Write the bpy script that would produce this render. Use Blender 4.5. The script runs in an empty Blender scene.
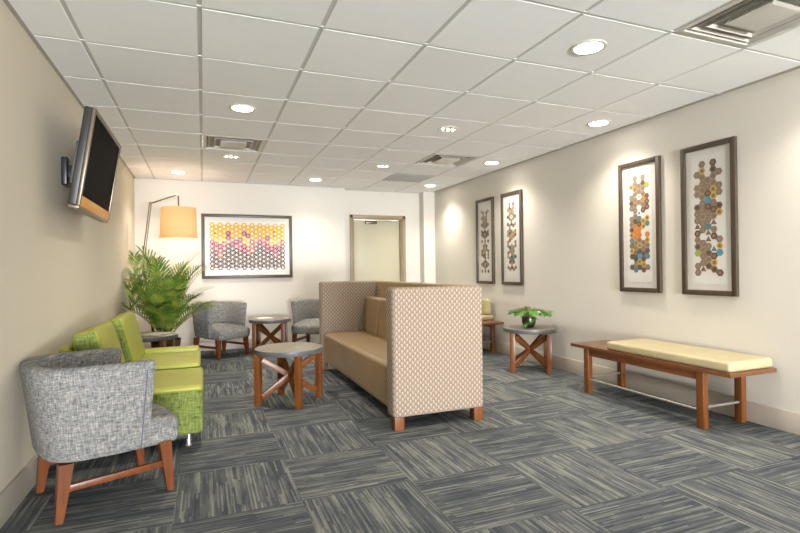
import bpy, bmesh, math, random
from mathutils import Vector, Matrix
PI = math.pi
random.seed(7)
S = bpy.context.scene
COL = S.collection

# ------------------------------------------------------------------ camera
def make_camera():
    yaw, pit, rol = .3752, .0045, -.0127
    c, s = math.cos(yaw), math.sin(yaw)
    R1 = Matrix(((c, -s, 0), (0, 0, 1), (s, c, 0)))
    c, s = math.cos(pit), math.sin(pit)
    R2 = Matrix(((1, 0, 0), (0, c, -s), (0, s, c)))
    c, s = math.cos(rol), math.sin(rol)
    R3 = Matrix(((c, s, 0), (-s, c, 0), (0, 0, 1)))
    R = R3 @ R2 @ R1
    r, u, f = R[0], R[1], R[2]
    M = Matrix(((r[0], u[0], -f[0], 0), (r[1], u[1], -f[1], 0), (r[2], u[2], -f[2], 1.141), (0, 0, 0, 1)))
    cd = bpy.data.cameras.new('camera'); cam = bpy.data.objects.new('camera', cd)
    COL.objects.link(cam); cam.matrix_world = M
    cd.sensor_width = 36; cd.lens = 499.8 / 800 * 36; cd.clip_start = .05
    S.camera = cam
make_camera()

# ------------------------------------------------------------------ light and exposure
S.view_settings.view_transform = 'Standard'; S.view_settings.look = 'None'
S.view_settings.exposure = 1.33; S.view_settings.gamma = 1; S.view_settings.use_curve_mapping = False
S.cycles.use_denoising = True; S.cycles.max_bounces = 10; S.cycles.diffuse_bounces = 6
S.cycles.sample_clamp_indirect = 6; S.cycles.caustics_reflective = False; S.cycles.caustics_refractive = False
W = bpy.data.worlds.new('world'); S.world = W; W.use_nodes = True
W.node_tree.nodes['Background'].inputs[0].default_value = (.93, .97, 1, 1)
W.node_tree.nodes['Background'].inputs[1].default_value = 4.0
FILL, SPOT, LAMP, LENS = 780, 46, 4.0, 12          # added front fill W, downlight W, floor lamp W, lens glow
def area(name, loc, rot, sx, sy, e, col):
    l = bpy.data.lights.new(name, 'AREA'); l.shape = 'RECTANGLE'; l.size = sx; l.size_y = sy; l.energy = e; l.color = col
    o = bpy.data.objects.new(name, l); COL.objects.link(o); o.location = loc; o.rotation_euler = rot
    return o
# added soft fill behind the camera, kept low to miss the picture glass
area('front_fill', (1.4, -9.0, .42), (math.radians(104), 0, 0), 4.3, .66, FILL, (.95, .97, 1))

# ------------------------------------------------------------------ materials
def L(r, g, b):
    f = lambda c: (c/255/12.92 if c <= 10.31 else ((c/255+.055)/1.055)**2.4)
    return (f(r)*.76, f(g)*.76, f(b)*.76, 1)
class NT:
    def __init__(s, name, rough=.6, metal=0, spec=.5):
        s.m = bpy.data.materials.new(name); s.m.use_nodes = True; s.t = s.m.node_tree; s.b = s.t.nodes['Principled BSDF']
        s.b.inputs['Roughness'].default_value = rough; s.b.inputs['Metallic'].default_value = metal
        s.b.inputs['Specular IOR Level'].default_value = spec
    def n(s, typ, **k):
        x = s.t.nodes.new(typ)
        for a, v in k.items(): setattr(x, a, v)
        return x
    def put(s, sock, v):
        if hasattr(v, 'is_linked') or hasattr(v, 'links'): s.t.links.new(v, sock)
        else: sock.default_value = v
    def math(s, op, a, b=0, c=0):
        x = s.n('ShaderNodeMath', operation=op)
        for i, v in enumerate((a, b, c)): s.put(x.inputs[i], v)
        return x.outputs[0]
    def coord(s, scale=(1, 1, 1), kind='Object'):
        tc = s.n('ShaderNodeTexCoord'); mp = s.n('ShaderNodeMapping'); mp.inputs['Scale'].default_value = scale
        s.t.links.new(tc.outputs[kind], mp.inputs[0]); return mp.outputs[0]
    def xyz(s, v):
        x = s.n('ShaderNodeSeparateXYZ'); s.put(x.inputs[0], v); return x.outputs
    def vec(s, x, y, z):
        c = s.n('ShaderNodeCombineXYZ')
        for i, v in enumerate((x, y, z)): s.put(c.inputs[i], v)
        return c.outputs[0]
    def noise(s, v, scale=5, detail=2, rough=.5):
        x = s.n('ShaderNodeTexNoise'); x.inputs['Scale'].default_value = scale; x.inputs['Detail'].default_value = detail
        x.inputs['Roughness'].default_value = rough; s.put(x.inputs['Vector'], v); return x.outputs['Fac']
    def ramp(s, f, stops, interp='LINEAR'):
        x = s.n('ShaderNodeValToRGB'); x.color_ramp.interpolation = interp; e = x.color_ramp.elements
        while len(e) < len(stops): e.new(.5)
        for i, (p, c) in enumerate(stops): e[i].position = p; e[i].color = c
        s.put(x.inputs[0], f); return x.outputs[0]
    def mix(s, f, a, b):
        x = s.n('ShaderNodeMix', data_type='RGBA'); s.put(x.inputs[0], f); s.put(x.inputs[6], a); s.put(x.inputs[7], b); return x.outputs[2]
    def bump(s, h, strength=.2, dist=.002):
        x = s.n('ShaderNodeBump'); x.inputs['Strength'].default_value = strength; x.inputs['Distance'].default_value = dist
        s.put(x.inputs['Height'], h); s.t.links.new(x.outputs[0], s.b.inputs['Normal'])
    def base(s, c): s.put(s.b.inputs['Base Color'], c); return s
def plain(name, col, rough=.5, metal=0, var=.06, scale=8, bump=0, spec=.5):
    t = NT(name, rough, metal, spec); v = t.coord()
    f = t.noise(v, scale, 3)
    d = tuple(c*(1-var) for c in col[:3])+(1,); u = tuple(min(1, c*(1+var)) for c in col[:3])+(1,)
    t.base(t.ramp(f, [(.3, d), (.7, u)]))
    if bump: t.bump(t.noise(v, scale*40, 2), bump, .001)
    return t.m
def emit(name, col, s):
    t = NT(name); t.base(col); t.b.inputs['Emission Color'].default_value = col; t.b.inputs['Emission Strength'].default_value = s; return t.m
def wood(name, dark, light, axis='z', rough=.35):
    t = NT(name, rough); k = {'x': (1.5, 22, 22), 'y': (22, 1.5, 22), 'z': (22, 22, 1.5)}[axis]
    v = t.coord(k); f = t.noise(v, 1.6, 5, .6); t.base(t.ramp(f, [(.25, dark), (.5, light), (.75, dark)])); t.bump(f, .08); return t.m
def wall_paint(name, col):
    return plain(name, col, .75, 0, .015, 1.2, .06, .25)
M = {}
M['wall'] = wall_paint('wall_paint', (.62, .592, .535, 1))
M['wall_tan'] = wall_paint('tan_wall_paint', (.62, .56, .45, 1))
M['base'] = plain('baseboard_paint', L(220, 211, 198), .5, 0, .02, 3)
M['trimgrey'] = plain('ceiling_angle_paint', L(190, 185, 176), .5, 0, .02, 3)
def carpet():
    t = NT('carpet_tile', .95, 0, .1); X, Y, Z = t.xyz(t.coord())
    P = .585
    a = t.math('DIVIDE', t.math('SUBTRACT', X, .445), P); b = t.math('DIVIDE', t.math('SUBTRACT', Y, 2.487), P)
    i, j = t.math('FLOOR', a), t.math('FLOOR', b)
    par = t.math('PINGPONG', t.math('ADD', i, j), 1)
    seed = t.math('ADD', t.math('MULTIPLY', i, 7.31), t.math('MULTIPLY', j, 3.77))
    def white(a, b):
        w = t.n('ShaderNodeTexWhiteNoise', noise_dimensions='2D'); t.put(w.inputs['Vector'], t.vec(a, b, 0)); return w.outputs[0]
    def streaks(al, ac):
        def layer(rows, ln, k):
            q = t.math('FLOOR', t.math('MULTIPLY', ac, rows))                 # one yarn row
            sh = white(q, t.math('ADD', seed, k))
            d = t.math('FLOOR', t.math('ADD', t.math('MULTIPLY', al, ln), t.math('MULTIPLY', sh, 9)))   # one dash along it
            return white(t.math('ADD', d, seed), t.math('MULTIPLY', q, 1.37))
        a, b = layer(112, 3.2, 1.7), layer(190, 7, 5.1)
        c = t.noise(t.vec(t.math('MULTIPLY', al, 4), t.math('MULTIPLY', ac, 16), seed), 1, 2)
        a2 = t.math('MULTIPLY', t.math('POWER', a, 1.6), .30)
        return t.math('ADD', t.math('ADD', a2, t.math('MULTIPLY', b, .14)), t.math('MULTIPLY', c, .50))
    f = t.mix(par, streaks(X, Y), streaks(Y, X))
    tone = t.n('ShaderNodeTexWhiteNoise', noise_dimensions='2D'); t.put(tone.inputs['Vector'], t.vec(i, j, 0))
    f = t.math('ADD', f, t.math('MULTIPLY', t.math('SUBTRACT', tone.outputs[0], .5), .06))
    f = t.math('ADD', f, t.math('MULTIPLY', par, .035))
    c = t.ramp(f, [(.24, L(72, 77, 86)), (.38, L(92, 97, 102)), (.50, L(111, 115, 115)), (.70, L(154, 155, 147))])
    t.base(c); t.bump(t.noise(t.coord(), 400, 2), .5, .003)
    return t.m
M['carpet'] = carpet()
def tilemat():
    t = NT('ceiling_tile', .9, 0, .1); v = t.coord(); X, Y, Z = t.xyz(v)
    w = t.n('ShaderNodeTexWhiteNoise', noise_dimensions='2D')
    t.put(w.inputs['Vector'], t.vec(t.math('FLOOR', t.math('DIVIDE', t.math('ADD', X, .005), .61)), t.math('FLOOR', t.math('DIVIDE', t.math('SUBTRACT', Y, 2.637), .61)), 0))
    f = t.math('ADD', t.math('MULTIPLY', w.outputs[0], .5), t.math('MULTIPLY', t.noise(v, 90, 4), .5))
    t.base(t.ramp(f, [(.2, (.88, .88, .88, 1)), (.8, (.93, .93, .93, 1))])); t.bump(t.noise(v, 160, 3), .25, .002); return t.m
M['tile'] = tilemat()
M['tbar'] = plain('ceiling_bar_paint', L(226, 224, 220), .5, 0, .02, 3)
def tweed(name, cols, lean=1.0, scale=1.0):
    t = NT(name, .95, 0, .15)
    v = t.coord()
    X, Y, Z = t.xyz(v)
    U = t.math('ADD', X, Y)
    h = t.noise(t.vec(t.math('MULTIPLY', U, 22*scale), t.math('MULTIPLY', Z, 125*scale), t.math('MULTIPLY', X, 9)), 1, 2)
    w = t.noise(t.vec(t.math('MULTIPLY', U, 125*scale), t.math('MULTIPLY', Z, 22*scale), t.math('MULTIPLY', X, 9)), 1, 2)
    f = t.math('ADD', t.math('MULTIPLY', h, .5), t.math('MULTIPLY', w, .5*lean))
    t.base(t.ramp(f, cols)); t.bump(f, .35, .003); return t.m
M['tweed'] = tweed('grey_tweed', [(.32, L(82, 85, 90)), (.43, L(120, 121, 122)), (.53, L(142, 141, 137)), (.68, L(182, 179, 172))], 1, 1.35)
M['lime'] = plain('lime_vinyl', L(160, 162, 50), .45, 0, .05, 5, .05)
M['limepat'] = tweed('lime_woven', [(.33, L(70, 84, 48)), (.44, L(114, 127, 66)), (.52, L(130, 142, 74)), (.66, L(146, 156, 90))], 1.0, .8)
M['piping'] = plain('slate_piping', L(98, 98, 118), .8, 0, .1, 30)
def zigzag():
    t = NT('dash_weave', .9, 0, .15); X, Y, Z = t.xyz(t.coord()); tn = t.n('ShaderNodeTexCoord'); NX, NY, NZ = t.xyz(tn.outputs['Normal'])
    side = t.math('GREATER_THAN', t.math('ABSOLUTE', NX), .7); top = t.math('GREATER_THAN', t.math('ABSOLUTE', NZ), .7)
    U = t.math('ADD', t.math('MULTIPLY', X, t.math('SUBTRACT', 1, side)), t.math('MULTIPLY', Y, side))
    Z = t.math('ADD', t.math('MULTIPLY', Z, t.math('SUBTRACT', 1, top)), t.math('MULTIPLY', Y, top)); p, q = .040, .021
    row = t.math('FLOOR', t.math('DIVIDE', Z, q)); zf = t.math('FRACT', t.math('DIVIDE', Z, q))
    sh = t.math('MULTIPLY', t.math('PINGPONG', row, 1), .5)
    uu = t.math('ADD', t.math('DIVIDE', U, p), sh)
    blk = t.math('FRACT', uu)
    # three leaning dashes in each block, a pale knot in the gap
    d = t.math('FRACT', t.math('ADD', t.math('MULTIPLY', uu, 3), t.math('MULTIPLY', zf, -1.0)))
    dash = t.math('MULTIPLY', t.math('LESS_THAN', d, .5), t.math('LESS_THAN', blk, .72))
    dash = t.math('MULTIPLY', dash, t.math('GREATER_THAN', zf, .12))
    knot = t.math('MULTIPLY', t.math('GREATER_THAN', blk, .76), t.math('GREATER_THAN', zf, .45))
    c = t.mix(dash, L(176, 158, 142), L(132, 110, 92)); c = t.mix(knot, c, L(202, 192, 178))
    t.base(c); t.bump(t.noise(t.coord(), 350, 2), .2, .002); return t.m
M['dash'] = zigzag()
M['ribbed'] = tweed('ribbed_tan_weave', [(.35, L(166, 142, 108)), (.5, L(190, 166, 130)), (.65, L(208, 188, 154))])
M['vinyl'] = plain('taupe_vinyl', L(164, 138, 102), .30, 0, .05, 3, .05)
M['cream'] = plain('cream_vinyl', L(204, 190, 150), .4, 0, .04, 4, .05)
M['pillow'] = plain('pale_yellow_fabric', L(204, 192, 146), .8, 0, .04, 6, .1)
od, ol = L(88, 48, 20), L(130, 76, 32)
M['wood_z'] = wood('cherry_wood_upright', od, ol, 'z'); M['wood_x'] = wood('cherry_wood_long', L(92, 50, 24), L(136, 80, 42), 'x')
M['leg_dark'] = wood('walnut_leg', L(84, 44, 20), L(122, 66, 30), 'z')
M['benchtop'] = wood('bench_top_wood', L(96, 58, 34), L(128, 82, 50), 'x', .28)
M['stone'] = plain('grey_laminate', L(140, 131, 115), .38, 0, .06, 14)
M['rim'] = plain('pewter_edge', L(118, 118, 120), .35, .3, .05, 10)
M['chrome'] = plain('brushed_steel', L(206, 202, 194), .35, .7, .04, 20)
M['bronze'] = plain('antique_bronze', L(120, 104, 84), .35, .8, .06, 20)
M['black'] = plain('black_plastic', L(38, 40, 46), .35, 0, .1, 10)
M['housing'] = plain('charcoal_plastic', L(48, 46, 46), .4, 0, .08, 6)
M['vgrey'] = plain('grey_plastic', L(104, 104, 108), .45, 0, .08, 8)
M['screen'] = plain('dark_glass', L(3, 3, 4), .6, 0, .05, 3, 0, .03)
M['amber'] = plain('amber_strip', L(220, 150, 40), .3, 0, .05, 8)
M['silver'] = plain('silver_bezel', L(132, 118, 100), .35, .4, .05, 8)
M['frame'] = wood('dark_frame_wood', L(64, 52, 42), L(86, 72, 58), 'z', .4)
M['mat'] = plain('white_mat_board', L(236, 233, 226), .8, 0, .015, 4)
M['paper'] = plain('art_paper', L(244, 242, 238), .8, 0, .01, 4)
M['doorframe'] = plain('tan_metal_frame', L(166, 148, 116), .45, 0, .04, 4)
M['doorpanel'] = plain('beige_door', L(208, 200, 172), .5, 0, .03, 2)
M['vent'] = plain('vent_paint', L(226, 221, 211), .35, .1, .05, 5)
M['ventdark'] = plain('duct_dark', L(150, 146, 136), .5, .2, .2, 9)
M['white'] = plain('white_trim', L(232, 228, 218), .4, 0, .02, 6)
M['panelblue'] = plain('bluish_grey_lens', L(198, 200, 208), .4, 0, .04, 20)
M['lens'] = emit('lit_lens', (1, .93, .80, 1), LENS)
M['bulb'] = emit('lit_bulb', (1, .90, .72, 1), LENS)
M['can'] = plain('reflector_cone', L(206, 192, 164), .25, .6, .05, 9)
def leafmat():
    t = NT('palm_leaf', .45); t.base(t.ramp(t.noise(t.coord(), 7, 3), [(.3, L(64, 100, 36)), (.5, L(110, 140, 48)), (.7, L(178, 184, 84))])); return t.m
M['leaf'] = leafmat()
M['stem'] = plain('palm_stem', L(140, 140, 60), .5, 0, .25, 14)
M['pothos'] = plain('pothos_leaf', L(76, 140, 44), .4, 0, .3, 30)
M['soil'] = plain('soil', L(58, 44, 34), .95, 0, .3, 60)
M['pot'] = plain('dark_glazed_pot', L(48, 42, 42), .15, 0, .25, 12)
M['basket'] = plain('brown_planter', L(92, 66, 46), .6, 0, .2, 20)
M['page'] = plain('magazine_page', L(228, 220, 200), .6, 0, .06, 12)
M['page2'] = plain('magazine_print', L(150, 130, 110), .5, 0, .5, 26)
def shade_mat():
    t = NT('linen_shade', .9); v = t.coord((60, 60, 60)); f = t.noise(v, 6, 2)
    c = t.ramp(f, [(.3, L(240, 208, 166)), (.7, L(247, 218, 178))])
    d = t.n('ShaderNodeBsdfDiffuse'); tr = t.n('ShaderNodeBsdfTranslucent'); mx = t.n('ShaderNodeMixShader')
    t.put(d.inputs[0], c); t.put(tr.inputs[0], c); mx.inputs[0].default_value = .42
    t.t.links.new(d.outputs[0], mx.inputs[1]); t.t.links.new(tr.outputs[0], mx.inputs[2])
    t.t.links.new(mx.outputs[0], t.n('ShaderNodeOutputMaterial').inputs[0] if False else t.t.nodes['Material Output'].inputs[0]); return t.m
M['shade'] = shade_mat()
def glass_mat():
    t = NT('picture_glass'); tr = t.n('ShaderNodeBsdfTransparent'); g = t.n('ShaderNodeBsdfGlossy'); g.inputs['Roughness'].default_value = .03
    lw = t.n('ShaderNodeLayerWeight'); fc = t.math('MULTIPLY_ADD', t.math('POWER', lw.outputs['Facing'], 5), .4, .012); mx = t.n('ShaderNodeMixShader')
    t.put(mx.inputs[0], fc); t.t.links.new(tr.outputs[0], mx.inputs[1]); t.t.links.new(g.outputs[0], mx.inputs[2])
    t.t.links.new(mx.outputs[0], t.t.nodes['Material Output'].inputs[0]); return t.m
M['glass'] = glass_mat()
ART = {}
for k, c in dict(b=(150, 128, 108), c=(132, 112, 96), d=(166, 144, 120), e=(104, 94, 84), y=(232, 190, 60), o=(222, 140, 70), l=(84, 160, 196),
                 g=(176, 190, 70), s=(110, 140, 150), w=(248, 246, 240), m=(156, 30, 84), r=(196, 70, 60), a=(236, 180, 16), n=(108, 76, 56),
                 p=(196, 96, 100), k=(120, 50, 50), v=(176, 160, 120)).items():
    ART[k] = plain('ink_'+{'b': 'brown', 'c': 'umber', 'd': 'tan', 'e': 'slate', 'y': 'yellow', 'o': 'orange', 'l': 'blue', 'g': 'olive', 's': 'teal', 'w': 'white',
             'm': 'magenta', 'r': 'red', 'a': 'gold', 'n': 'taupe', 'p': 'rose', 'k': 'maroon', 'v': 'sand'}[k], L(*c), .7, 0, .06, 60)

# ------------------------------------------------------------------ mesh helpers
def rbox(bm, c, s, r=0, seg=2, mi=0, mat=None, taper=None):
    t = bmesh.new(); bmesh.ops.create_cube(t, size=1)
    for v in t.verts: v.co = Vector((v.co.x*s[0], v.co.y*s[1], v.co.z*s[2]))
    if taper:                       # scale of the bottom end in x and y
        for v in t.verts:
            if v.co.z < 0: v.co.x *= taper; v.co.y *= taper
    if r > 0: bmesh.ops.bevel(t, geom=t.edges[:], offset=r, segments=seg, profile=.5, affect='EDGES')
    for v in t.verts: v.co = Vector(c) + ((mat @ v.co) if mat else v.co)
    join(bm, t, mi); t.free()
def join(bm, t, mi=None):
    m = {v: bm.verts.new(v.co) for v in t.verts}
    for f in t.faces:
        g = bm.faces.new([m[v] for v in f.verts]); g.material_index = f.material_index if mi is None else mi
def beam(bm, a, b, w, h, r=.003, mi=0, up=(0, 0, 1)):
    a, b = Vector(a), Vector(b); d = b-a; z = d.normalized(); u = Vector(up); x = u.cross(z)
    x = x.normalized() if x.length > 1e-5 else Vector((1, 0, 0)); y = z.cross(x)
    m = Matrix((x, y, z)).transposed()
    rbox(bm, (a+b)/2, (w, h, d.length), r, 2, mi, m)
def skin(bm, rings, closed=True, caps=True, mi=0):
    vs = [[bm.verts.new(p) for p in r] for r in rings]; n = len(vs[0])
    for a, b in zip(vs, vs[1:]):
        for i in range(n if closed else n-1):
            j = (i+1) % n; bm.faces.new((a[i], a[j], b[j], b[i])).material_index = mi
    if caps and closed:
        bm.faces.new(vs[0][::-1]).material_index = mi; bm.faces.new(vs[-1]).material_index = mi
    return vs
def tube(bm, pts, r, n=10, mi=0):
    pts = [Vector(p) for p in pts]; rs = r if isinstance(r, (list, tuple)) else [r]*len(pts)
    rings = []; nx = None
    for i, p in enumerate(pts):
        d = (pts[min(i+1, len(pts)-1)]-pts[max(i-1, 0)]).normalized()
        if nx is None: nx = d.orthogonal().normalized()
        nx = (nx - d*nx.dot(d)).normalized(); ny = d.cross(nx)
        rings.append([p+(nx*math.cos(2*PI*k/n)+ny*math.sin(2*PI*k/n))*rs[i] for k in range(n)])
    skin(bm, rings, True, True, mi)
def lathe(bm, prof, n=32, c=(0, 0, 0), mi=0, caps=True):
    rings = [[Vector((c[0]+r*math.cos(2*PI*k/n), c[1]+r*math.sin(2*PI*k/n), c[2]+z)) for k in range(n)] for r, z in prof]
    skin(bm, rings, True, caps, mi)
def obj(name, bm, mats, parent=None, angle=35, **props):
    me = bpy.data.meshes.new(name); bmesh.ops.recalc_face_normals(bm, faces=bm.faces[:]); bm.to_mesh(me); bm.free()
    for m in (mats if isinstance(mats, (list, tuple)) else [mats]): me.materials.append(m)
    if angle:
        me.polygons.foreach_set('use_smooth', [True]*len(me.polygons)); me.set_sharp_from_angle(angle=math.radians(angle))
    o = bpy.data.objects.new(name, me); COL.objects.link(o)
    if parent: o.parent = parent
    for k, v in props.items(): o[k] = v
    return o
def thing(name, label, cat, loc=(0, 0, 0), rotz=0, group=None):
    o = bpy.data.objects.new(name, None); COL.objects.link(o); o.location = loc; o.rotation_euler = (0, 0, rotz)
    o.empty_display_size = .1; o['label'] = label; o['category'] = cat
    if group: o['group'] = group
    return o
KIDS = {}
def copy_tree(o, parent=None):
    c = o.copy(); COL.objects.link(c)
    if parent: c.parent = parent
    for ch in [x for x in COL.objects if x.parent == o]: copy_tree(ch, c)
    return c
def dup(o, loc, rotz, label):
    c = copy_tree(o); c.location = loc; c.rotation_euler = (0, 0, rotz); c['label'] = label; return c
B = bmesh.new
def struct(name, bm, mats, parent=None, angle=35):
    o = obj(name, bm, mats, parent, angle)
    if not parent: o['kind'] = 'structure'
    return o

# ------------------------------------------------------------------ the setting
XL, XR, YB, YN, H = -.87, 3.69, 7.72, -9.4, 2.438
YR, XA, XC = 7.9, 2.11, 3.483                    # recess in the back wall
bm = B(); rbox(bm, ((XL+XR)/2, (YN+8.2)/2, -.05), (XR-XL+.4, 8.2-YN, .1)); struct('floor', bm, M['carpet'])
bm = B(); rbox(bm, (XL-.06, (YN+8.1)/2, H/2), (.12, 8.1-YN, H+.1)); struct('wall_left', bm, M['wall_tan'])
bm = B(); rbox(bm, (XR+.06, (YN+8.1)/2, H/2), (.12, 8.1-YN, H+.1)); struct('wall_right', bm, M['wall'])
bm = B()
rbox(bm, ((XL+XA)/2, YB+.2, H/2), (XA-XL, .4, H+.1)); rbox(bm, ((XC+XR)/2, YB+.2, H/2), (XR-XC, .4, H+.1))
D0, D1, DH = 2.27, 3.18, 2.0                      # door opening
rbox(bm, ((XA+D0)/2, YR+.11, H/2), (D0-XA, .22, H+.1)); rbox(bm, ((XC+D1)/2, YR+.11, H/2), (XC-D1, .22, H+.1))
rbox(bm, ((D0+D1)/2, YR+.11, (H+.05+DH)/2), (D1-D0, .22, H+.05-DH))
struct('wall_back', bm, M['wall'], angle=20)
# lay-in ceiling: tegular tiles that drop below the bars
bm = B(); gx0, gy0, G = -.005, 2.637, .61
def edges(a, b, o):
    k = math.ceil((a-o)/G); e = [a]
    while o+k*G < b-.01:
        if o+k*G > a+.01: e.append(o+k*G)
        k += 1
    return e+[b]
xs, ys = edges(XL, XR, gx0), edges(YN, YR+.3, gy0)
VENTS = {(0, 4), (4, 4), (4, -2)}; PANEL = (4, 6); g = .009
for x0, x1 in zip(xs, xs[1:]):
    for y0, y1 in zip(ys, ys[1:]):
        key = (round((x0-gx0)/G), round((y0-gy0)/G))
        full = abs(x1-x0-G) < .02 and abs(y1-y0-G) < .02
        if full and (key in VENTS or key == PANEL): continue
        if x1-x0 < .05 or y1-y0 < .05: continue
        a, b, c, d = x0+g+.003, x1-g-.003, y0+g, y1-g; e = .002
        skin(bm, [[(a, c, H+.03), (b, c, H+.03), (b, d, H+.03), (a, d, H+.03)], [(a, c, H+e), (b, c, H+e), (b, d, H+e), (a, d, H+e)],
                  [(a+e*.4, c+e*.4, H), (b-e*.4, c+e*.4, H), (b-e*.4, d-e*.4, H), (a+e*.4, d-e*.4, H)]])
struct('ceiling', bm, M['tile'])
bm = B()
for x in xs: rbox(bm, (x, (YN+YR+.3)/2, H+.015), (.025, YR+.3-YN, .018))
for y in ys: rbox(bm, ((XL+XR)/2, y, H+.0105), (XR-XL, .025, .018))
struct('trim_1', bm, M['tbar'], angle=0)
bm = B()                                           # wall angle round the ceiling
rbox(bm, (XL+.011, (YN+YB)/2, H+.006), (.022, YB-YN, .016)); rbox(bm, (XR-.011, (YN+YB)/2, H+.006), (.022, YB-YN, .016))
rbox(bm, ((XL+XA)/2, YB-.011, H+.006), (XA-XL, .022, .016)); rbox(bm, ((XA+XC)/2, YR-.011, H+.006), (XC-XA, .022, .016))
struct('trim_2', bm, M['trimgrey'], angle=0)
def board(name, c, s):
    bm = B(); rbox(bm, c, s, .005, 2); struct(name, bm, M['base'])
board('baseboard_left', (XL+.008, (YN+YB)/2, .072), (.016, YB-YN, .145)); board('baseboard_right', (XR-.008, (YN+YB)/2, .072), (.016, YB-YN, .145))
bm = B(); rbox(bm, ((XL+XA)/2, YB-.008, .072), (XA-XL-.034, .016, .145), .005, 2); rbox(bm, ((XC+XR)/2-.008, YB-.008, .072), (XR-XC-.018, .016, .145), .005, 2)
struct('baseboard_back', bm, M['base'])
# the door in its recess
bm = B(); rbox(bm, ((D0+D1)/2, YR+.10, DH/2-.02), (D1-D0-.07, .045, DH-.04), .004); door = struct('door_1', bm, M['doorpanel'])
bm = B()
for x, sx in ((D0, 1), (D1, -1)):
    rbox(bm, (x-sx*.01, YR-.012, DH/2+.017), (.05, .024, DH+.035), .004); rbox(bm, (x+sx*.016, YR+.09, DH/2), (.03, .18, DH), .003)
    rbox(bm, (x+sx*.038, YR+.05, DH/2), (.014, .05, DH), .002)
rbox(bm, ((D0+D1)/2, YR-.012, DH+.012), (D1-D0+.07, .024, .05), .004); rbox(bm, ((D0+D1)/2, YR+.09, DH-.016), (D1-D0, .18, .03), .003)
obj('door_frame', bm, M['doorframe'], door)
bm = B(); rbox(bm, (2.62, YR+.045, DH-.08), (.2, .05, .05), .008); beam(bm, (2.68, YR+.03, DH-.05), (2.98, YR+.05, DH-.045), .02, .012)
obj('door_closer', bm, M['bronze'], door)

# ------------------------------------------------------------------ armchairs
def tub_path(w, yf, n=26):
    """U from the left arm front round the back to the right arm front; local chair faces -Y"""
    pts = []
    y0 = .0; b = .345
    for k in range(5): pts.append((-w, yf+(y0-yf)*k/5))
    for k in range(n+1):
        a = PI-PI*k/n; e = .62
        pts.append((math.copysign(abs(math.cos(a))**e, math.cos(a))*w, y0+abs(math.sin(a))**e*b))
    for k in range(1, 6): pts.append((w, y0+(yf-y0)*k/5))
    return pts
def make_armchair(label, loc, rot):
    t = thing('tub_armchair', label, 'armchair', loc, rot, 'grey tweed tub armchairs')
    YF = -.115; th = .075; outer = tub_path(.325, YF); N = len(outer)
    nor = []
    for i in range(N):
        a, b = Vector(outer[max(i-1, 0)]), Vector(outer[min(i+1, N-1)]); d = (b-a).normalized(); nor.append(Vector((d.y, -d.x)))   # inward
    z0 = .268
    def pt(i, o, z):
        f = max(0, min(1, (outer[i][1]-YF)/(.345-YF)))           # 0 at the arm front, 1 at the back
        top = .70+.008*f
        zz = z0+(top-z0)*z
        k = .88+.12*z                                        # narrower at the bottom
        p = Vector(outer[i]) + nor[i]*o
        yk = YF + (p.y-YF)*(.88+.12*z) - .03*z*(1-f)
        return Vector((p.x*k, yk, zz))
    sec = [(0.012, 0), (0, .04), (0, .5), (0, .93), (.008, .975), (.024, 1.0), (th-.024, 1.0), (th-.008, .975), (th, .93), (th, .5), (th, .04), (th-.012, 0)]
    rings = []
    for i in range(N): rings.append([pt(i, o, z) for o, z in sec])
    # rounded arm fronts
    def endring(i, sgn):
        c = sum(rings[i], Vector())/len(rings[i]); r = []
        for p in rings[i]:
            q = Vector((c.x+(p.x-c.x)*.72, p.y-.016, c.z+(p.z-c.z)*.965)); r.append(q)
        return r
    bm = B(); skin(bm, [endring(0, 1)]+rings+[endring(N-1, 1)]); obj('shell', bm, M['tweed'], t, 50)
    for i0 in (1, N-2):
        bm = B(); tube(bm, [pt(i0, -.001, z) for z in (0.0, .2, .4, .6, .8, .9)], .0035, 6)
        obj('piping', bm, M['piping'], t, 50, label='dark slate piping')
    # D-shaped seat cushion
    foot = []
    for k in range(-8, 9): foot.append((.245*k/8, -.335+.05*(abs(k)/8)**3))
    for k in range(0, 15):
        a = PI*k/14; foot.append((.245*math.cos(a) if k not in (0, 14) else math.copysign(.245, math.cos(a)), -.02+.27*math.sin(a)))
    cx, cy = 0, -.06
    rr = []
    for z, s in ((.25, .955), (.262, .985), (.33, 1.0), (.385, 1.0), (.405, .975), (.418, .92), (.424, .7), (.427, .3)):
        rr.append([Vector((cx+(x-cx)*s, cy+(y-cy)*s, z-(max(0, .1-y)*.11 if z > .3 else 0))) for x, y in foot])
    bm = B(); skin(bm, rr); obj('seat_cushion', bm, M['tweed'], t, 60)
    # tapered splayed legs and the two side stretchers
    for sx in (-1, 1):
        for fy, ty in ((-.25, -.225), (.24, .21)):
            bm = B(); rings = []
            for z, w in ((0, .016), (.13, .023), (.262, .03)):
                k = z/.262; x = sx*(.232-.012*k); y = fy+(ty-fy)*k
                rings.append([(x-w, y-w, z), (x+w, y-w, z), (x+w, y+w, z), (x-w, y+w, z)])
            skin(bm, rings); bmesh.ops.bevel(bm, geom=[e for e in bm.edges if abs(e.verts[0].co.z-e.verts[1].co.z) > .02], offset=.005, segments=2, affect='EDGES')
            obj('leg', bm, M['leg_dark'], t)
        bm = B(); beam(bm, (sx*.226, -.24, .145), (sx*.226, .215, .145), .022, .032); obj('stretcher', bm, M['leg_dark'], t)
    return t
chair = make_armchair('grey tweed tub armchair in the left foreground, seen from its side against the left wall', (-.494, 3.008, 0), math.radians(113))
dup(chair, (.215, 7.17, 0), math.radians(36), 'grey tub armchair at the back wall, under the framed picture and right of the palm')
dup(chair, (1.51, 7.19, 0), math.radians(-36), 'grey tub armchair partly hidden behind the far end of the high-backed sofa')

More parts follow.
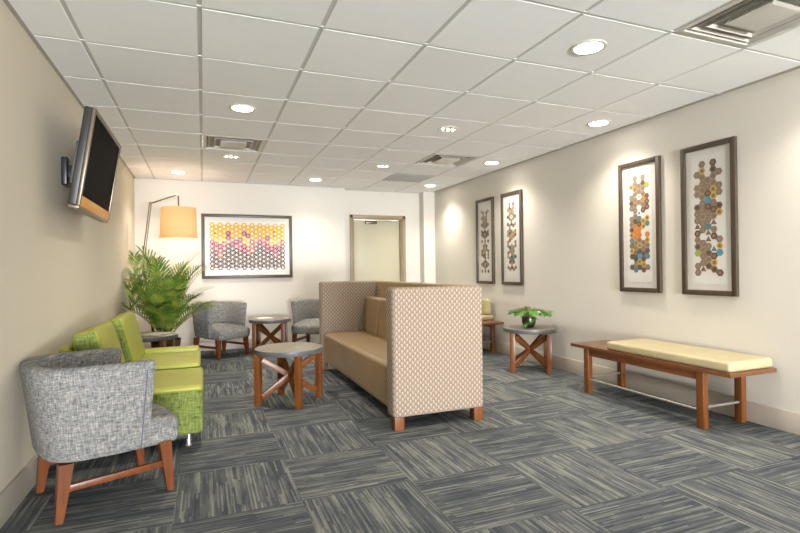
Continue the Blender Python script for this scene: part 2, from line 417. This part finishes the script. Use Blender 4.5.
# ------------------------------------------------------------------ lime lounge seats
def lounge(label, y0, y1, xf, zs, xb, zb, lip, shell):
    t = thing('lounge_chair', label, 'lounge chair', ((-.85+xf)/2, (y0+y1)/2, 0), 0, 'lime green lounge chairs')
    ox, oy = t.location.x, t.location.y
    def P(name, parts, m, **k):
        bm = B()
        for c, s, r in parts: rbox(bm, (c[0]-ox, c[1]-oy, c[2]), s, r, 4)
        return obj(name, bm, M[m], t, 50, **k)
    ym, w = (y0+y1)/2, y1-y0
    xw = -.84
    P('base', [(((xw+xf)/2, ym, (.09+zs-.02)/2), (xf-xw, w, zs-.02-.09), .022)], 'limepat', label='woven lime green base')
    P('shade_block', [(((xw+xf)/2-.03, ym, .075), (xf-xw-.12, w-.1, .05), .004)], 'black', label='black block standing in for the shade under the seat')  # black block put in for the shadow gap below the base
    P('seat', [(((xw+xf)/2, ym, zs-.024), (xf-xw+.006, w+.004, .048), .022)], 'lime')
    if lip: P('end_rail', [(((xw+xf)/2+.1, y1-.05, zs+.0), (xf-xw-.22, .1, .08), .022)], 'lime')
    # reclined back: a plain shell with a cushion whose flanks are woven
    bm = B(); lean = Matrix.Rotation(-math.radians(14), 3, 'Y')
    h = zb-zs+.02
    rbox(bm, (-.775-ox, ym-oy, zs+.13), (.07, w, .32), .03, 4, 0); obj('back_shell', bm, M['lime'], t, 50)
    bm = B(); yc0 = y0+shell
    rbox(bm, (xb-.05+.03-ox, (yc0+y1)/2-oy, zs+h/2-.03), (.15, y1-yc0-.006, h+.02), .045, 4, 0, lean)
    for f in bm.faces:
        if abs(f.normal.y) > .75 or abs(f.calc_center_median().y-((yc0+y1)/2-oy)) > (y1-yc0)/2-.02: f.material_index = 1
    obj('back_cushion', bm, [M['lime'], M['limepat']], t, 50)
    for dx in (xf-.09, -.74):
        for dy in (y0+.07, y1-.07):
            bm = B(); lathe(bm, [(.02, 0), (.021, .005), (.015, .015), (.015, .1)], 14, (dx-ox, dy-oy, 0)); obj('foot', bm, M['chrome'], t)
    return t
lounge('lime green lounge chair right behind the foreground grey armchair', 3.50, 4.155, -.01, .405, -.61, .79, False, 0)
lounge('lime green lounge chair farther along the left wall, in front of the palm table', 4.175, 4.90, -.03, .435, -.565, .80, True, 0)

# ------------------------------------------------------------------ high-backed sofa
def sofa():
    t = thing('booth_sofa', 'high-sided sofa with taupe seat in the middle of the room, cream dashed fabric sides', 'sofa', (1.58, 4.475, 0))
    ox, oy = 1.58, 4.475
    def P(name, c, s, r, m, **k):
        bm = B(); rbox(bm, (c[0]-ox, c[1]-oy, c[2]), s, r, 5); return obj(name, bm, M[m], t, 50, **k)
    P('side_panel', (1.592, 3.345, .548), (.728, .15, .915), .028, 'dash')
    P('side_panel', (1.592, 5.605, .548), (.728, .15, .915), .028, 'dash')
    P('back_panel', (1.915, 4.475, .548), (.075, 2.12, .915), .02, 'ribbed', label='ribbed tan back panel')
    P('seat', (1.55, 4.475, .277), (.61, 2.105, .325), .035, 'vinyl', label='taupe vinyl seat')
    for k in range(4):
        y = 3.42+.5275*(k+.5)
        bm = B(); rbox(bm, (1.79-ox, y-oy, .62), (.15, .522, .42), .04, 5, 0, Matrix.Rotation(math.radians(5), 3, 'Y')); obj('back_cushion', bm, M['vinyl'], t, 50, label='taupe vinyl back cushion')
    for x in (1.275, 1.91):
        for y in (3.315, 5.635): P('leg', (x, y, .048), (.075, .075, .096), .004, 'wood_z', label='square cherry wood foot')
sofa()

# ------------------------------------------------------------------ round tables
def make_table(label, loc, rot):
    t = thing('round_side_table', label, 'side table', loc, rot, 'round side tables with crossed wooden legs')
    bm = B(); lathe(bm, [(.27, .425), (.288, .428), (.29, .432), (.29, .466), (.287, .470), (.28, .472)], 56, mi=0)
    for f in bm.faces:
        if abs(f.calc_center_median().z-.449) < .03 and f.normal.z < .9: f.material_index = 0
        if f.calc_center_median().z > .4705: f.material_index = 1
    obj('table_top', bm, [M['rim'], M['stone']], t)
    h = .19
    for sx in (-1, 1):
        for sy in (-1, 1):
            bm = B(); rbox(bm, (sx*h, sy*h, .2125), (.052, .052, .425), .003); obj('leg', bm, M['wood_z'], t)
    for sx, sy in ((1, 1), (1, -1)):
        for up in (1, -1):
            bm = B(); a = Vector((-sx*h, -sy*h, .045 if up > 0 else .405)); b = Vector((sx*h, sy*h, .405 if up > 0 else .045))
            d = (b-a).normalized(); beam(bm, a+d*.04, b-d*.04, .034 if up > 0 else .030, .05); obj('brace', bm, M['wood_z'], t)
    return t
tab = make_table('round grey-topped table standing before the sofa in the middle of the floor', (.69, 4.42, 0), math.radians(-38))
dup(tab, (3.378, 4.66, 0), math.radians(-33), 'round grey-topped table by the right wall carrying the small potted plant')
dup(tab, (.865, 7.16, 0), math.radians(-14), 'round grey-topped table between the two grey armchairs at the back wall')
dup(tab, (-.552, 5.95, 0), math.radians(-10), 'round grey-topped table in front of the tall palm, next to the lime seat')

# ------------------------------------------------------------------ benches on the right wall
def make_bench(label, loc):
    t = thing('wooden_bench', label, 'bench', loc, -PI/2, 'cherry wood benches on the right wall')
    # local: x runs along the wall towards the camera, -y faces the room
    l, d = 1.53, .46
    bm = B(); rbox(bm, (0, 0, .412), (l, d, .03), .004); obj('bench_top', bm, M['benchtop'], t)
    for sy in (-1, 1):
        bm = B(); rbox(bm, (-.02, sy*.195, .367), (1.12, .025, .06), .003); obj('apron', bm, M['wood_x'], t)
    for sx in (-1, 1):
        for sy in (-1, 1):
            bm = B(); rbox(bm, (-.02+sx*.555, sy*.195, .1985), (.055, .05, .397), .003); obj('leg', bm, M['wood_z'], t)
    for sy in (-1, 1):
        bm = B(); tube(bm, [(-.575, sy*.195, .125 if sy < 0 else .165), (.535, sy*.195, .125 if sy < 0 else .165)], .010); obj('rail', bm, M['chrome'], t, label='thin steel rail')
    for sx in (-1, 1):
        bm = B(); tube(bm, [(-.02+sx*.555, -.195, .145), (-.02+sx*.555, .195, .145)], .010); obj('rail', bm, M['chrome'], t, label='thin steel rail')
    return t
def make_cushion(t, a, b):
    bm = B()
    rbox(bm, ((a+b)/2, .0, .4625), (b-a, .44, .07), .022, 5)
    obj('cushion', bm, M['cream'], t, 50, label='cream vinyl seat cushion')
    bm = B()
    for x in (.17,): tube(bm, [(x, -.2205, .44), (x, -.22, .475), (x, -.213, .491), (x, -.19, .4978), (x, 0, .4978), (x, .19, .4978), (x, .213, .491)], .0022, 6)
    obj('cushion_seam', bm, M['cream'], t)
bench = make_bench('long cherry wood bench with cream cushion nearest the camera, under the two larger pictures', (3.425, 3.015, 0))
bench2 = dup(bench, (3.425, 6.355, 0), -PI/2, 'cherry wood bench farther along the right wall, half hidden behind the sofa')
make_cushion(bench, -.335, .752); make_cushion(bench2, -.745, .535)
bm = B(); rbox(bm, (0, 0, .11), (.09, .36, .22), .04, 5); rbox(bm, (0, 0, .11), (.006, .37, .228), .003, 2)
pil = obj('throw_pillow', bm, M['pillow'], None, 50); pil.location = (3.595, 6.03, .503)
pil['label'] = 'pale yellow pillow standing on the far bench beside the sofa'; pil['category'] = 'pillow'

# ------------------------------------------------------------------ pictures
def hexpts(x, z, r, rot=0): return [(x+r*math.cos(PI/3*k+rot), z+r*math.sin(PI/3*k+rot)) for k in range(6)]
def picture_frame(t, w, h, bar, dep, matw):
    bm = B()
    for sx in (-1, 1): rbox(bm, (sx*(w-bar)/2, -dep/2, 0), (bar, dep, h), .004)
    for sz in (-1, 1): rbox(bm, (0, -dep/2, sz*(h-bar)/2), (w-2*bar, dep, bar), .004)
    obj('frame', bm, M['frame'], t)
    bm = B(); rbox(bm, (0, -.006, 0), (w-2*bar+.01, .012, h-2*bar+.01)); obj('mat_board', bm, M['mat'], t, 0)
    bm = B(); rbox(bm, (0, -.013, 0), (w-2*bar-2*matw, .002, h-2*bar-2*matw)); obj('art_paper', bm, M['paper'], t, 0)
    bm = B(); rbox(bm, (0, -.021, 0), (w-2*bar+.004, .002, h-2*bar+.004)); obj('glass', bm, M['glass'], t, 0)
def prism(bm, pts, mi, y=-.0142, d=.001):
    skin(bm, [[(x, y, z) for x, z in pts], [(x, y-d, z) for x, z in pts]], True, True, mi)
A1 = [".b.b.", "by.bb", ".bbb.", "bbbbb", "bbbyb", ".bly.", "bbbbb", "bbbbY", "bbbb.", "tbst.", "bbtb.", "b.tbb", "bbb.Y", "gbbTl", ".bbb.", "bbbY.", "bt.bb"]
A2 = [".b.b.", "ybdbg", ".ddd.", "bdwdb", "bddob", "bd.db", ".bwb.", "bbs.y", "bebYs", "booy.", "yoo.o", "sod.y", "bdydd", "ybede", "eblbs", ".eYe.", "ebeYb", ".s.b."]
A3 = ["v...v", ".b.b.", "vbvb.", ".ovb.", "bbvbb", ".bdb.", "b.e.b", "bevbb", ".bdb.", "b.b.b", "..b..", ".bvb.", "bbdbb", "bvb.b", ".bb.b", "..e..", "bbvbb", ".bdb.", "b.b.b"]
A4 = [".b.b.", "vbdb.", ".vdv.", "bdwdb", ".ddb.", "b.e.v", ".b.b.", "vbs.y", "bevYb", ".ooy.", "yb..b", "s.o.b", ".edb.", "bdyd.", "v.eve", ".sbs.", ".eYe.", "b.e.b", ".b.b."]
def tall_art(label, y, cz, rows, grp='tall narrow framed hexagon pictures', seed=1, muted=False):
    t = thing('framed_picture', label, 'picture', (XR-.001, y, cz), -PI/2, grp)
    w, h = .455, 1.19; picture_frame(t, w, h, .04, .03, .05)
    rnd = random.Random(seed); r = .516/len(rows); keys = list(ART); mats = [ART[k] for k in keys]; ix = keys.index
    bm = B(); n = len(rows)
    for j, row in enumerate(rows):
        for i, ch in enumerate(row):
            if ch == '.': continue
            if muted: ch = {'o': 'v', 'y': 'd'}.get(ch, ch)
            x = (i-2)*1.5*r; z = (n/2-j-.25)*math.sqrt(3)*r*.985 - (0 if i % 2 else math.sqrt(3)*r/2)+.01
            big = hexpts(x, z, r*.97)
            tri = lambda s: [(x+s*r*math.cos(PI/2+2*PI/3*k), z+s*r*math.sin(PI/2+2*PI/3*k)) for k in range(3)]
            if ch in 'yYTt':
                if ch in 'yY': prism(bm, big, ix('y')); prism(bm, hexpts(x, z, r*.62), ix('d'), -.0153, .0003); prism(bm, tri(.55), ix('c'), -.0157, .0003)
                else: prism(bm, tri(.95), ix('c' if ch == 't' else 's'))
            elif ch == 'w': prism(bm, big, ix('w')); prism(bm, hexpts(x, z, r*.45), ix('s'), -.0153, .0003)
            else:
                c = rnd.choice('bbcdn') if ch == 'b' else ch
                prism(bm, big, ix(c)); prism(bm, hexpts(x, z, r*.55), ix({'b': 'd', 'c': 'n', 'd': 'b', 'n': 'b'}.get(c, c)), -.0153, .0003)
    obj('artwork', bm, mats, t, 0)
tall_art('tall framed hexagon picture with blue accent nearest the camera, rightmost of four', 2.748, 1.497, A1, seed=1)
tall_art('tall framed hexagon picture with orange patch, second from the right on the right wall', 3.41, 1.497, A2, seed=2)
tall_art('third tall framed hexagon picture from the right, on the far right wall', 5.42, 1.512, A4, seed=3, muted=True)
tall_art('tall framed hexagon picture farthest along the right wall, nearest the recessed door', 6.07, 1.512, A3, seed=4, muted=True)
def wide_art():
    t = thing('framed_picture', 'wide framed picture of yellow, magenta and brown hexagon rings on the back wall', 'picture', (.625, YB-.001, 1.5), 0)
    w, h = 1.29, .94; picture_frame(t, w, h, .045, .03, .06)
    keys = 'anmrpyko'; mats = [ART[k] for k in keys]; ix = keys.index; bm = B(); rnd = random.Random(5)
    R = .0372; nc, nr = 19, 10; mag = {(4, 2), (4, 3), (8, 2), (9, 2), (14, 3), (1, 4), (12, 4), (0, 4), (2, 5), (5, 4), (6, 4), (17, 5), (14, 5)}
    for i in range(nc):
        for j in range(nr if i % 2 else nr+1):
            x = (i-(nc-1)/2)*1.5*R; z = ((nr)/2-j)*math.sqrt(3)*R*.98 - (math.sqrt(3)*R/2 if i % 2 else 0)
            y = j+(.5 if i % 2 else 0); edge = 4.2+1.0*math.sin(i*.9)+rnd.uniform(-.7, .7)
            c = 'a' if y < edge-.6 else ('n' if y > edge+1.5 else rnd.choice('mrpo'))
            if (i, j) in mag: c = 'm'
            o, q = hexpts(x, z, R*.99), hexpts(x, z, R*.44)
            for k in range(6):
                kk = (k+1) % 6; cc = c
                if c == 'a' and rnd.random() < .25: cc = 'y'
                prism(bm, [o[k], o[kk], q[kk], q[k]], ix(cc))
            if c == 'a' and rnd.random() < .16 and y > 1: prism(bm, hexpts(x+R, z, R*.36), ix('k'), -.0155, .0003)
            elif c == 'm': prism(bm, hexpts(x, z, R*.28), ix('p'), -.0155, .0003)
    obj('artwork', bm, mats, t, 0)
wide_art()

# ------------------------------------------------------------------ ceiling fittings
def light(name, kind, parent, loc, e, col, **k):
    l = bpy.data.lights.new(name, kind); l.energy = e; l.color = col
    for a, v in k.items(): setattr(l, a, v)
    o = bpy.data.objects.new(name, l); COL.objects.link(o); o.parent = parent; o.location = loc; return o
def make_downlight(label, loc, e):
    t = thing('ceiling_downlight', label, 'ceiling light', (loc[0], loc[1], H), 0, 'round recessed downlights')
    bm = B(); lathe(bm, [(.08, -.001), (.08, -.006), (.093, -.008), (.102, -.005), (.104, -.0005), (.08, -.0005)], 40, caps=False); obj('trim_ring', bm, M['white'], t)
    bm = B(); lathe(bm, [(.081, -.0005), (.079, -.005), (.05, -.0065), (.01, -.007)], 40); obj('lens', bm, M['lens'], t)
    light('lamp_glow', 'SPOT', t, (0, 0, -.02), e, (1, .92, .80), spot_size=math.radians(128), spot_blend=1.0, shadow_soft_size=.08)
    return t
dl = None
for lab, x, y in (('round lit downlight nearest the camera, left of the large square vent', 2.135, 2.333),
                  ('round lit downlight near the right wall, above the second tall picture', 3.345, 3.54),
                  ('round lit downlight by the right wall just outside the frame, nearest the large vent', 3.345, 1.75),
                  ('round lit downlight near the right wall, before the far pair of pictures', 3.33, 5.32),
                  ('round lit downlight in the far right corner by the recessed door', 3.32, 7.09),
                  ('round lit downlight close to the back wall, left of the recessed door', 1.515, 7.11),
                  ('round lit downlight in the tile row before the small left vent', .305, 4.155),
                  ('round lit downlight above the floor lamp in the left back corner', -.29, 7.11)):
    if dl is None: dl = make_downlight(lab, (x, y), SPOT)
    else: dup(dl, (x, y, H), 0, lab)
def make_cluster(label, loc):
    t = thing('ceiling_reflector_light', label, 'ceiling light', (loc[0], loc[1], H), 0, 'small reflector ceiling lights')
    bm = B(); lathe(bm, [(.075, -.0005), (.078, -.006), (.09, -.008), (.096, -.004), (.097, -.0005)], 36, caps=False); obj('trim_ring', bm, M['white'], t)
    bm = B(); lathe(bm, [(.077, -.0005), (.06, -.0025), (.01, -.003)], 36); obj('reflector', bm, M['can'], t)
    for k, s in ((-1, .8), (0, 1), (1, .8)):
        bm = B(); lathe(bm, [(.001, -.012*s-.002), (.012*s, -.009), (.016*s, -.003)], 14, (k*.05, 0, 0)); obj('bulb', bm, M['bulb'], t)
    light('lamp_glow', 'SPOT', t, (0, 0, -.03), SPOT*.6, (1, .92, .80), spot_size=math.radians(130), spot_blend=1.0, shadow_soft_size=.05)
    return t
cl = make_cluster('small ceiling light with three bright bulbs in front of the small right vent', (2.137, 4.16))
dup(cl, (2.121, 5.93, H), 0, 'small ceiling light with three bright bulbs left of the bluish ceiling panel')
dup(cl, (.307, 5.96, H), 0, 'small ceiling light with three bright bulbs just behind the small left vent')
def make_vent(label, i, j):
    x, y = gx0+(i+.5)*G, gy0+(j+.5)*G
    t = thing('ceiling_vent', label, 'vent', (x, y, H), 0, 'square ceiling vents')
    def sq(a, z): return [(-a, -a, z), (a, -a, z), (a, a, z), (-a, a, z)]
    bm = B(); skin(bm, [sq(.292, .02), sq(.292, -.002), sq(.262, -.004), sq(.255, .012), sq(.262, .02)], caps=False); obj('vent_frame', bm, M['vent'], t, 0)
    bm = B(); skin(bm, [sq(.265, .012), sq(.262, .09), sq(.1, .10)]); obj('duct', bm, M['ventdark'], t, 0, label='dark duct inside')
    for a, z in ((.242, .012), (.188, .008)):
        bm = B(); skin(bm, [sq(a, z-.010), sq(a-.035, z+.035), sq(a-.038, z+.035), sq(a-.006, z-.012)], caps=False); obj('louver', bm, M['vent'], t, 0)
    bm = B(); skin(bm, [sq(.095, .04), sq(.125, -.008), sq(.11, -.012), sq(.02, -.013)]); obj('centre_plate', bm, M['vent'], t, 0)
    return t
vt = make_vent('large looking square ceiling vent nearest the camera, at the top right', 4, -2)
dup(vt, (gx0+.5*G, gy0+4.5*G, H), 0, 'square ceiling vent on the left side, beyond the round downlight')
dup(vt, (gx0+4.5*G, gy0+4.5*G, H), 0, 'square ceiling vent on the far right side, before the bluish panel')
bm = B(); rbox(bm, (0, 0, .012), (G-.02, G-.02, .024), .003)
o = obj('ceiling_panel', bm, M['panelblue']); o.location = (gx0+4.5*G, gy0+6.5*G, H-.002); o['label'] = 'bluish grey square panel set in the far ceiling before the door'; o['category'] = 'ceiling panel'

# ------------------------------------------------------------------ television
def tv():
    w, h, d = 1.0, .60, .075; Y = 3.965
    ctr = Vector((-.648, Y, 1.84)); tilt = math.atan2(.0917, .597)
    m = thing('tv_bracket', 'black swivel wall bracket behind the television on the left wall', 'wall bracket', (XL, 3.95, 1.82))
    bm = B(); rbox(bm, (.02, 0, 0), (.038, .12, .19), .01, 3); obj('wall_plate', bm, M['black'], m)
    bm = B(); beam(bm, (.03, 0, 0), (.088, 0, .0), .06, .09, .008); obj('arm', bm, M['black'], m)
    t = thing('television', 'flat black television tilted downward on the left wall', 'television', ctr)
    t.rotation_euler = (0, tilt, 0)               # the screen leans to look down
    # local: screen faces +x
    bm = B(); rbox(bm, (-.026, 0, 0), (.046, w, h), .008, 3); obj('housing', bm, M['housing'], t)
    bm = B(); rbox(bm, (-.066, -.0, -.03), (.036, w*.8, h*.45), .01, 3); obj('back_box', bm, M['vgrey'], t, label='grey box on the back')
    bm = B(); b = .028
    for s in (-1, 1): rbox(bm, (.004, s*(w-b)/2, 0), (.018, b, h), .004)
    rbox(bm, (.004, 0, (h-b)/2), (.018, w-2*b, b), .004); obj('bezel', bm, M['silver'], t)
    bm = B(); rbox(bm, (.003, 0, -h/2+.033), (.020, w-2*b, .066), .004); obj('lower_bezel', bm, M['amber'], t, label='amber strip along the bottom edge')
    bm = B(); rbox(bm, (-.02, 0, -h/2-.008), (.06, w*.98, .018), .004); obj('speaker_bar', bm, M['silver'], t)
    bm = B(); rbox(bm, (-.001, 0, .019), (.014, w-2*b-.002, h-.066-b), 0); obj('screen', bm, M['screen'], t, 0)
tv()

# ------------------------------------------------------------------ floor lamp
def floor_lamp():
    t = thing('floor_lamp', 'bronze floor lamp with a bent arm and glowing drum shade behind the palm', 'lamp', (-.55, 7.05, 0)); ox = -.55
    bm = B(); lathe(bm, [(.13, 0), (.135, .004), (.135, .018), (.12, .024), (.015, .03)], 40); obj('base', bm, M['bronze'], t)
    bm = B(); tube(bm, [(0, 0, .025), (-.155, 0, 1.22)], .017); tube(bm, [(-.165, 0, 1.18), (-.062, 0, 2.02)], .016); obj('pole', bm, M['bronze'], t)
    bm = B(); tube(bm, [(-.156, -.02, 1.22), (-.156, .02, 1.22)], .022); tube(bm, [(-.063, -.018, 2.01), (-.063, .018, 2.01)], .018); obj('joint', bm, M['bronze'], t)
    bm = B(); tube(bm, [(-.072, 0, 2.005), (.225, 0, 2.125), (.25, 0, 2.128), (.262, 0, 2.11), (.262, 0, 2.02), (.262, 0, 1.9)], .009); obj('arm', bm, M['bronze'], t)
    bm = B(); cx = .262
    lathe(bm, [(.226, 1.565), (.228, 1.565), (.208, 1.965), (.206, 1.965), (.226, 1.565)], 48, (cx, 0, 0), caps=False); obj('lamp_shade', bm, M['shade'], t)
    bm = B()
    for a in range(3): beam(bm, (cx, 0, 1.94), (cx+.205*math.cos(a*2.094), .205*math.sin(a*2.094), 1.955), .004, .004, 0)
    obj('shade_spider', bm, M['bronze'], t)
    bm = B(); lathe(bm, [(.012, 1.9), (.02, 1.87), (.032, 1.81), (.03, 1.775), (.012, 1.755)], 20, (cx, 0, 0)); obj('bulb', bm, emit('warm_bulb', (1, .78, .55, 1), 6), t)
    light('lamp_glow', 'POINT', t, (cx, 0, 1.70), LAMP, (1, .80, .62), shadow_soft_size=.06)
floor_lamp()

# ------------------------------------------------------------------ palm and the small plant
def palm():
    t = thing('potted_palm', 'tall bushy potted palm in the left back corner behind the round table', 'plant', (-.42, 6.55, 0))
    bm = B(); lathe(bm, [(.12, 0), (.125, .005), (.165, .33), (.17, .34), (.158, .34), (.15, .30), (.02, .30)], 32); obj('pot', bm, M['basket'], t)
    bm = B(); lathe(bm, [(.149, .305), (.14, .318), (.02, .325)], 28); obj('soil', bm, M['soil'], t)
    rnd = random.Random(11); st = B(); lf = B()
    fr = []
    for k in range(32):
        az = k*2.399+rnd.uniform(-.3, .3); ring = k % 3
        el = (1.42, 1.2, .95)[ring]+rnd.uniform(-.12, .12); ln = (1.12, .97, .76)[ring]*rnd.uniform(.85, 1.05); fr.append((az, el, ln))
    for az, el, ln in fr:
        d = Vector((math.cos(az), math.sin(az), 0)); base = Vector((rnd.uniform(-.05, .05), rnd.uniform(-.05, .05), .32))
        pts = []; p = base.copy(); e = el; n = 26
        for i in range(n+1):
            pts.append(p.copy()); u = i/n
            p = p+(d*math.cos(e)+Vector((0, 0, math.sin(e))))*ln/n
            e -= (.010+.085*u*u)*(1.15 if el < 1.2 else .9)
        pts = [Vector((max(q.x, -.34), q.y, q.z)) for q in pts]
        tube(st, pts, [.008*(1-.8*i/n) for i in range(n+1)], 5)
        for i in range(6, n):
            u = (i-6)/(n-6); tan = (pts[min(i+1, n)]-pts[i-1]).normalized(); side = tan.cross(Vector((0, 0, 1)))
            side = side.normalized() if side.length > .05 else Vector((-d.y, d.x, 0)); upv = side.cross(tan)
            ll = .27*math.sin(PI*(.12+.80*u))**.7
            for sg in (-1, 1):
                for hh in (0,):
                    b0 = pts[i].lerp(pts[min(i+1, n)], hh)
                    dr = (side*sg*(.85-.35*u)+tan*(.5+.6*u)+upv*.32).normalized(); L_ = ll*rnd.uniform(.85, 1.1)
                    wv = dr.cross(upv).normalized()*.0095
                    q1 = b0+dr*L_*.45; q2 = b0+dr*L_*.8-Vector((0, 0, .10*L_)); q3 = b0+dr*L_-Vector((0, 0, .18*L_))
                    for q in (q1, q2, q3): q.x = max(q.x, -.40)
                    v = [lf.verts.new(c) for c in (b0-wv*.3, b0+wv*.3, q1+wv, q1-wv, q2+wv*.75, q2-wv*.75, q3)]
                    lf.faces.new((v[0], v[1], v[2], v[3])); lf.faces.new((v[3], v[2], v[4], v[5])); lf.faces.new((v[5], v[4], v[6]))
    obj('stems', st, M['stem'], t, 60)
    me = obj('foliage', lf, M['leaf'], t, 60)
palm()
def small_plant():
    t = thing('potted_plant', 'small leafy green plant in a dark pot on the round table by the right wall', 'plant', (3.37, 4.66, .4745))
    bm = B(); lathe(bm, [(.05, 0), (.056, .004), (.076, .05), (.080, .085), (.074, .118), (.066, .118), (.062, .1), (.01, .1)], 32); obj('pot', bm, M['pot'], t)
    bm = B(); lathe(bm, [(.058, .1), (.05, .108), (.005, .112)], 24); obj('soil', bm, M['soil'], t)
    rnd = random.Random(3); lf = B(); st = B()
    for k in range(96):
        az = rnd.uniform(0, 2*PI); r = .25*math.sqrt(rnd.uniform(.02, 1)); z = .165+rnd.uniform(-.015, .025)-.10*max(0, r-.17)
        if k < 7: az = 3.4+k*.25; r = .07+.015*rnd.random(); z = .02+.015*k
        if k > 93: r = .05; z = .215
        # squash along the wall normal so it keeps clear of the wall
        c = Vector((r*math.cos(az)*.85, r*math.sin(az), z)); s = rnd.uniform(.034, .050)
        tube(st, [(c.x*.12, c.y*.12, .108), (c.x*.55, c.y*.55, max(z, .11)+.03), c], .0016, 4)
        ax = Vector((math.cos(az+rnd.uniform(-.9, .9)), math.sin(az+rnd.uniform(-.9, .9)), rnd.uniform(-.7, .1))).normalized()
        sd = ax.cross(Vector((0, 0, 1))).normalized(); up = sd.cross(ax)
        out = [(-.25, .45, .12), (.2, .62, .10), (.75, .42, .02), (1.3, 0, -.15), (.75, -.42, .02), (.2, -.62, .10), (-.25, -.45, .12)]
        v = [lf.verts.new(c+ax*a*s+sd*b*s+up*h*s*1.5) for a, b, h in out]; o = lf.verts.new(c); tip = v[3]
        mid = lf.verts.new(c+ax*.5*s)
        for a, b in ((0, 1), (1, 2)): lf.faces.new((v[a], v[b], mid if a else o)) if a == 0 else lf.faces.new((v[1], v[2], mid))
        lf.faces.new((o, v[1], mid)); lf.faces.new((v[2], tip, mid)); lf.faces.new((tip, v[4], mid)); lf.faces.new((v[4], v[5], mid)); lf.faces.new((v[5], o, mid)); lf.faces.new((v[5], v[6], o))
    obj('stems', st, M['stem'], t); obj('foliage', lf, M['pothos'], t, 60)
small_plant()

# ------------------------------------------------------------------ magazines
def magazine(label, loc, rot, w=.21, h=.28, opened=False, cover='page2'):
    t = thing('magazine', label, 'magazine', loc, rot)
    bm = B()
    if opened:
        for s in (-1, 1):
            pr = [(0, .001), (.03, .011), (.1, .008), (.2, .003), (.205, .0005)]
            skin(bm, [[(s*x, y, z) for x, z in pr] for y in (-h/2, h/2)], False)
            skin(bm, [[(s*x, y, 0) for x, z in pr] for y in (-h/2, h/2)], False)
        obj('pages', bm, M['page'], t)
        bm = B()
        for y0 in (.01, -.11): skin(bm, [[(.115, y, .0085), (.185, y, .0055)] for y in (y0, y0+.09)], False)
        obj('printed_panel', bm, M['page2'], t)
    else:
        rbox(bm, (0, 0, .004), (w-.004, h-.004, .007)); obj('pages', bm, M['page'], t, 0)
        bm = B(); rbox(bm, (0, 0, .0082), (w, h, .0012)); rbox(bm, (0, 0, .0006), (w, h, .001)); obj('cover', bm, M[cover], t, 0)
    return t
magazine('open magazine lying on the round table in front of the palm', (-.47, 5.93, .4722), math.radians(-35), opened=True)
magazine('pale magazine on the left half of the back-wall table', (.775, 7.20, .4722), math.radians(12), .2, .26, cover='mat')
magazine('printed magazine on the right half of the back-wall table', (1.03, 7.04, .4722), math.radians(30), .13, .2)
